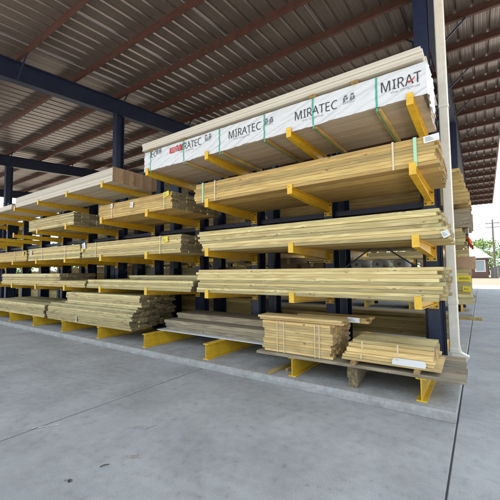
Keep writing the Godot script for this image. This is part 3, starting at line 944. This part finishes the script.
const LV := ["floor arms", "first level", "second level", "third level", "top level"]
func back_loads():
	var b: Node3D
	var g := "lumber bundles on the back rack"
	# at the downspout end
	b = bundle("brown lumber on the back rack's floor arms behind the downspout", -3.3, 0.18, 0.342, -2.3, 6, 0.05, 6, 0.185, "gold_dark_end", 0.04, 0.0, g)
	bundle("single long stick poking out past the downspout behind the rack", -2.2, 0.56, 0.645, -2.5, 1, 0.045, 1, 0.09, "gold", 0.0, 0.0, g)
	b = bundle("tan back-rack bundle with two yellow stickers just past the downspout", -3.2, 0.43, 1.02, -2.26, 8, 0.055, 6, 0.185, "pale", 0.02, 0.0, g)
	for st in [[0.34, 1.318, 0.19, 0.09, "WARNING"], [0.37, 1.155, 0.11, 0.08, "AC"]]:
		var m := MB.new()
		m.box(Vector3(-st[2] * 0.5, -st[3] * 0.5, 0), Vector3(st[2] * 0.5, st[3] * 0.5, 0.003))
		var o := put("yellow_sticker", m.mesh(mat.paper_yellow), b)
		o.position = Vector3(st[0] - b.position.x, st[1] - b.position.y, 0.56)
		put("print", text_mesh(st[4], st[2] * 0.7, st[3] * 0.4, Vector3(-st[2] * 0.35, -st[3] * 0.2, 0.003), mat.ink, func(_x, _y): return 0.0), o)
	b = bundle("tan back-rack bundle below a pile of brown boards on edge", -3.3, 0.38, 1.84, -2.26, 5, 0.055, 6, 0.185, "pale", 0.03, 0.0, g)
	var e := thing("brown_boards", "brown boards stacked on edge behind the downspout", "lumber", Vector3(-1.35, 2.117, -2.85), g)
	for k in 22:
		var q := board(e, Vector3(rng.randf_range(-0.03, 0.03), 0.15, 0.58 - k * 0.052), 3.62, 0.29, 0.049, "weathered")
		q.rotation = Vector3(PI / 2, 0, 0)
	b = bundle("tall golden back-rack bundle with stepped ends above brown boards on edge", -3.25, 0.42, 2.5, -2.26, 10, 0.058, 6, 0.185, "gold", 0.03, -0.12, g)
	bundle("tall stack of dark-ended square timbers on the back rack behind the cardboard cap", -10.6, -6.8, 3.36, -2.27, 11, 0.062, 12, 0.092, "green", 0.016, 0.0, g)
	# cardboard carton and flag on the bundles' ends
	var c := thing("cardboard_carton", "tan cardboard carton on the stickered back-rack bundle", "box", Vector3(0.2, 1.462, -2.55))
	part_quadbox(c, "carton_body", Vector3(-0.3, 0, -0.2), Vector3(0.3, 0.2, 0.2), mat.card)
	part_quadbox(c, "tape", Vector3(-0.302, 0.1, -0.03), Vector3(0.302, 0.2025, 0.03), mat.strap_clear)
	for i in 3:
		var ro := thing("white_roll", ["white plastic-wrapped roll lying nearest the downspout on back-rack lumber", "white plastic-wrapped roll lying between two others on back-rack lumber", "white plastic-wrapped roll lying beside a carton on back-rack lumber"][i], "roll", Vector3(-0.62 - 0.36 * i, 1.565, -2.75))
		var rm := MB.new()
		rm.tube(Vector3(0, 0, -0.32), Vector3(0, 0, 0.34 + 0.05 * i), 0.1, 0.1, 18)
		put("wrapping", rm.mesh(mat.paper), ro)
		var rc := MB.new()
		rc.tube(Vector3(0, 0, 0.34 + 0.05 * i), Vector3(0, 0, 0.343 + 0.05 * i), 0.03, 0.03, 12)
		put("core", rc.mesh(mat.card), ro)
	for i in 3:
		var bx := thing("cardboard_carton", ["small brown carton beside white rolls on back-rack lumber", "wide brown carton between two cartons on back-rack lumber", "tall brown carton at the end of the cartons on back-rack lumber"][i], "box", Vector3(-1.75 - 0.55 * i, 1.462, -2.7))
		var w: float = [0.18, 0.25, 0.2][i]
		var hh: float = [0.2, 0.16, 0.28][i]
		part_quadbox(bx, "carton_body", Vector3(-w, 0, -0.25), Vector3(w, hh, 0.25), mat.card)
		part_quadbox(bx, "tape", Vector3(-0.03, hh * 0.5, -0.2515), Vector3(0.03, hh + 0.002, 0.2515), mat.strap_clear)
	var f := MB.new()
	var fl := noise(17, 3.0, 2)
	for i in 10:
		for j in 10:
			var Q := func(a: int, d: int) -> Vector3: return Vector3(0.05 * fl.get_noise_2d(a * 0.12, d * 0.05) + 0.06 * d / 10.0, -0.2 * d / 10.0, -0.13 + 0.26 * a / 10.0 + 0.04 * fl.get_noise_2d(d * 0.1, 9.0))
			f.quad(Q.call(i, j), Q.call(i + 1, j), Q.call(i + 1, j + 1), Q.call(i, j + 1), Vector3.RIGHT)
	var fo := put("warning_flag", f.mesh(mat.orange))
	fo.position = Vector3(0.41, 1.98, -2.45)
	tag(fo, "orange cloth flag hung on lumber ends past the downspout", "flag")
	var pt := MB.new()
	pt.box(Vector3(-0.003, -0.09, -0.08), Vector3(0.003, 0.09, 0.08))
	var po := put("end_tag", pt.mesh(mat.mint_paper))
	po.position = Vector3(0.425, 2.06, -2.42)
	tag(po, "mint green paper tag on lumber ends above the orange flag", "tag")
	# the rest of the back rack
	var sp := ["pale", "gold_dark_end", "green", "gold", "pale_dark_end"]
	var ys := [0.342, 1.02, 1.84, 2.50, 3.36]
	var i := 0
	for lv in 5:
		for k in 4:
			var x1 := -3.55 - 4.35 * k
			if lv == 4 and k < 2: continue
			if lv == 3 and k == 2: continue
			if lv == 1 and k == 3: continue
			i += 1
			var nl: int = [5, 6, 7, 5, 4, 6, 7][i % 7] + [4, 5, 2, 1, 0][lv]
			bundle("%s bundle from the downspout on the %s of the back rack" % [["second", "third", "fourth", "fifth"][k], LV[lv]], x1 - 3.7 - rng.randf() * 0.5, x1 - rng.randf() * 0.4, ys[lv], -2.27, nl, 0.05, 6, 0.185, sp[(i * 3) % 5], 0.014, 0.0, g)

func far_loads():
	var g := "lumber bundles on the far rack"
	var sp := ["gold", "pale", "weathered", "gold_dark_end", "pale_dark_end", "green"]
	var ys := [0.342, 1.10, 1.84, 2.60]
	var i := 0
	for lv in 4:
		for k in 5:
			var x1 := 0.35 - 4.3 * k
			i += 1
			if i % 6 == 4 and k > 0: continue
			var nl: int = [7, 5, 9, 4, 8][i % 5]
			bundle("%s bundle from the open end on the %s of the far rack" % [["first", "second", "third", "fourth", "fifth"][k], LV[lv]], x1 - 3.7 - rng.randf() * 0.4, x1 - rng.randf() * 0.3, ys[lv], -8.62, nl, 0.05, 5, 0.24, sp[(i * 5) % 6], 0.014, 0.0, g)

func eave_loads():
	var g := "lumber bundles on the rear eave rack"
	var sp := ["weathered", "gold", "pale_dark_end", "green", "gold_dark_end"]
	var ys := [0.342, 1.10, 1.84, 2.60]
	var i := 0
	for lv in 4:
		for k in 5:
			var x1 := -0.3 - 4.6 * k
			i += 1
			var nl: int = [7, 9, 5, 8, 10][(i * 3) % 5]
			bundle("%s bundle from the open end on the %s of the rear eave rack" % [["first", "second", "third", "fourth", "fifth"][k], LV[lv]], x1 - 4.1 - rng.randf() * 0.3, x1 - rng.randf() * 0.3, ys[lv], -17.25, nl, 0.05, 3, 0.4, sp[(i * 3) % 5], 0.014, 0.0, g)

func background():
	# small brick house with pale roof across the sunlit lot
	var h := thing("brick_house", "small red brick house with pale roof beyond the sunlit lot", "house", Vector3(-3.0, -0.055, -63))
	part_quadbox(h, "wall", Vector3(-5, 0, -3), Vector3(4.6, 3.3, 3), mat.brick)
	var r := MB.new()
	r.quad(Vector3(-5.4, 3.25, 3.5), Vector3(5.1, 3.25, 3.5), Vector3(3.4, 4.9, 0), Vector3(-3.8, 4.9, 0), Vector3(0, 1, 1))
	r.quad(Vector3(-5.4, 3.25, -3.5), Vector3(5.1, 3.25, -3.5), Vector3(3.4, 4.9, 0), Vector3(-3.8, 4.9, 0), Vector3(0, 1, -1))
	r.tri(Vector3(5.1, 3.25, 3.5), Vector3(5.1, 3.25, -3.5), Vector3(3.4, 4.9, 0), Vector3.RIGHT)
	r.tri(Vector3(-5.4, 3.25, 3.5), Vector3(-5.4, 3.25, -3.5), Vector3(-3.8, 4.9, 0), Vector3.LEFT)
	r.box(Vector3(-5.4, 3.1, 3.4), Vector3(5.1, 3.25, 3.5))
	put("roof", r.mesh(mat.roof_pale), h)
	for x in [-3.2, 0.2, 3.55]:
		var f := MB.new()
		f.box(Vector3(x - 0.7, 1.0, 3.0), Vector3(x + 0.7, 2.9, 3.06))
		var w := put("window", f.mesh(mat.white), h)
		part_quadbox(w, "pane", Vector3(x - 0.55, 1.15, 3.05), Vector3(x + 0.55, 2.75, 3.07), mat.glass)
	# utility poles
	for i in 2:
		var at: Vector3 = [Vector3(2.85, -0.055, -75), Vector3(8.3, -0.055, -120)][i]
		var p := thing("utility_pole", ["wooden utility pole with two crossarms behind the brick house", "farther wooden utility pole standing beyond the trees"][i], "pole", at)
		var m := MB.new()
		m.tube(Vector3.ZERO, Vector3(0, 11.0, 0), 0.2, 0.13, 10)
		put("shaft", m.mesh(mat.pole), p)
		for y in [9.4, 10.2]:
			part_quadbox(p, "crossarm", Vector3(-1.1, y, -0.06), Vector3(1.1, y + 0.13, 0.06), mat.pole)
			var ins := MB.new()
			for x in [-1.0, -0.5, 0.5, 1.0]: ins.tube(Vector3(x, y + 0.13, 0), Vector3(x, y + 0.3, 0), 0.05, 0.03, 6)
			put("insulator", ins.mesh(mat.glass), p)
	for j in 4:
		var m := MB.new()
		var dx: float = [-1.0, -0.5, 0.5, 1.0][j]
		var last := Vector3.ZERO
		for k in 25:
			var t := k / 24.0
			var q := Vector3(lerpf(-40.0, 2.85, t) + dx * 0.2, 10.3 - 2.2 * t * (1 - t) * 1.4 + 0.2 * j * 0.2, -75 - 6 * (1 - t) + dx)
			if k > 0: m.tube(last, q, 0.018, 0.018, 5)
			last = q
		for k in 13:
			var t := k / 12.0
			var q := Vector3(lerpf(2.85, 30.0, t) + dx * 0.2, 10.3 - 2.0 * t * (1 - t) * 1.4 + 3.0 * t, lerpf(-75, -58, t) + dx)
			if k > 0: m.tube(last, q, 0.018, 0.018, 5)
			last = q
		var o := put("overhead_wire", m.mesh(mat.pole))
		tag(o, "thin dark overhead wire strung from the utility pole", "wire", "overhead wires")
	# paling fence along the far side of the lot
	var fe := thing("wooden_fence", "low grey paling fence on the far side of the sunlit lot", "fence", Vector3(2, -0.055, -66))
	for i in 24:
		part_quadbox(fe, "paling", Vector3(i * 0.5, 0, 0), Vector3(i * 0.5 + 0.46, 1.8 + 0.05 * sin(i * 1.7), 0.03), mat.fence)
	part_quadbox(fe, "rail", Vector3(0, 0.5, -0.06), Vector3(12, 0.6, -0.001), mat.fence)
	# trees
	var i := 0
	for t in [[-2.0, -84, 8.5, 3.4, 0], [2.2, -96, 9.5, 3.8, 1], [7.0, -88, 8.0, 3.6, 0], [12.0, -92, 10.0, 4.0, 1], [-9, -80, 8, 4.4, 0], [-17, -76, 8.5, 4.8, 1], [-25, -80, 9, 5.0, 0], [-33, -77, 9, 4.8, 1], [-41, -74, 9, 5.2, 0], [-50, -70, 10, 5.4, 1],
			[-55, -58, 10, 5.4, 0], [-57, -46, 9, 5.2, 1], [-52, -34, 8, 4.6, 0], [-55, -23, 8.5, 4.8, 1], [-50, -13, 7, 4.2, 0], [-53, -4, 8, 4.4, 1]]:
		var lab: String
		if i < 4: lab = ["dark leafy tree behind the brick house", "bright yellow-green tree behind the utility pole", "dark tree at the end of the paling fence", "tall yellow-green tree past the end of the fence"][i]
		elif i < 10: lab = "%s tree in the row behind the rear eave rack" % ("bright yellow-green" if t[4] else "dark green")
		else: lab = "%s tree past the shed end opposite the downspout" % ("bright yellow-green" if t[4] else "dark green")
		tree(lab, Vector3(t[0], -0.055, t[1]), t[2], t[3], mat.leaf_b if t[4] else mat.leaf_a, 3400, 100 + i, "" if i < 4 else ("%s trees behind the yard" if i < 10 else "%s trees past the rack ends") % ("bright" if t[4] else "dark"))
		i += 1

func blot(called: String, label: String, category: String, at: Vector3, rx: float, rz: float, m, seed_: int, turn := 0.0, count := 26):
	var g := RandomNumberGenerator.new()
	g.seed = seed_
	var b := MB.new()
	for s in count:
		var c := Vector3(g.randfn() * rx * 0.5, 0.0001 * s, g.randfn() * rz * 0.5)
		var rad := (rx + rz) * g.randf_range(0.04, 0.17)
		var e := []
		for k in 9:
			var a := TAU * k / 9.0
			e.append(c + Vector3(cos(a) * 1.3, 0, sin(a) * 0.75) * rad * g.randf_range(0.5, 1.2))
		for k in 9: b.tri(c, e[k], e[(k + 1) % 9], Vector3.UP)
	var o := put(called, b.mesh(m))
	o.position = at; o.rotation.y = turn
	tag(o, label, category); o.set_meta("kind", "stuff")

func ground_marks():
	var white := flat(0.46, 0.46, 0.455, 0.9)
	var ochre := flat(0.36, 0.305, 0.245, 0.9)
	blot("paint_mark", "white paint mark crossing the pavement joint", "mark", Vector3(-2.9, 0.0015, 2.33), 0.10, 0.014, white, 1, 0.95, 34)
	blot("rust_stain", "faint ochre stain on the concrete nearer the plinth", "stain", Vector3(-2.12, 0.0015, 1.83), 0.10, 0.04, flat(0.355, 0.335, 0.305, 0.9), 3, 0.6)
	blot("rust_stain", "small ochre stain on the open concrete", "stain", Vector3(-1.776, 0.0015, 2.2), 0.05, 0.03, ochre, 4, 0.4)
	blot("tar_spot", "dark tar spot on the open concrete", "spot", Vector3(-1.893, 0.0015, 2.644), 0.03, 0.018, flat(0.05, 0.045, 0.04, 0.9), 5, 0.4)
	# a short twig
	var t := MB.new()
	t.tube(Vector3(-0.03, 0.006, 0.01), Vector3(0.0, 0.007, 0.0), 0.004, 0.004, 6)
	t.tube(Vector3(0.0, 0.007, 0.0), Vector3(0.035, 0.006, 0.006), 0.004, 0.003, 6)
	var o := put("twig", t.mesh(mat.bark))
	o.position = Vector3(-1.855, 0.0, 2.4); o.rotation.y = 1.1
	tag(o, "short dark twig lying on the concrete", "twig")
	# splinters and bark crumbs swept against the kerb and under the racks
	var g := RandomNumberGenerator.new()
	g.seed = 77
	var sm := MB.new()
	for i in 110:
		var x := g.randf_range(-9.0, 0.25)
		var on := i % 3 == 0
		var p := Vector3(x, 0.103 if on else 0.004, g.randf_range(-0.9, 0.05) if on else 0.155 + absf(g.randfn()) * 0.05)
		if i > 102: p = Vector3(g.randf_range(-4.0, 0.2), 0.004, g.randf_range(0.3, 2.2))
		var a := g.randf() * TAU
		var d := Vector3(cos(a), 0, sin(a)) * g.randf_range(0.004, 0.02)
		sm.bar(p - d, p + d, g.randf_range(0.002, 0.006), 0.003)
	var so := put("wood_splinters", sm.mesh(flat(0.42, 0.35, 0.24, 0.9)))
	tag(so, "pale wood splinters scattered along the kerb and under the racks", "splinters"); so.set_meta("kind", "stuff")
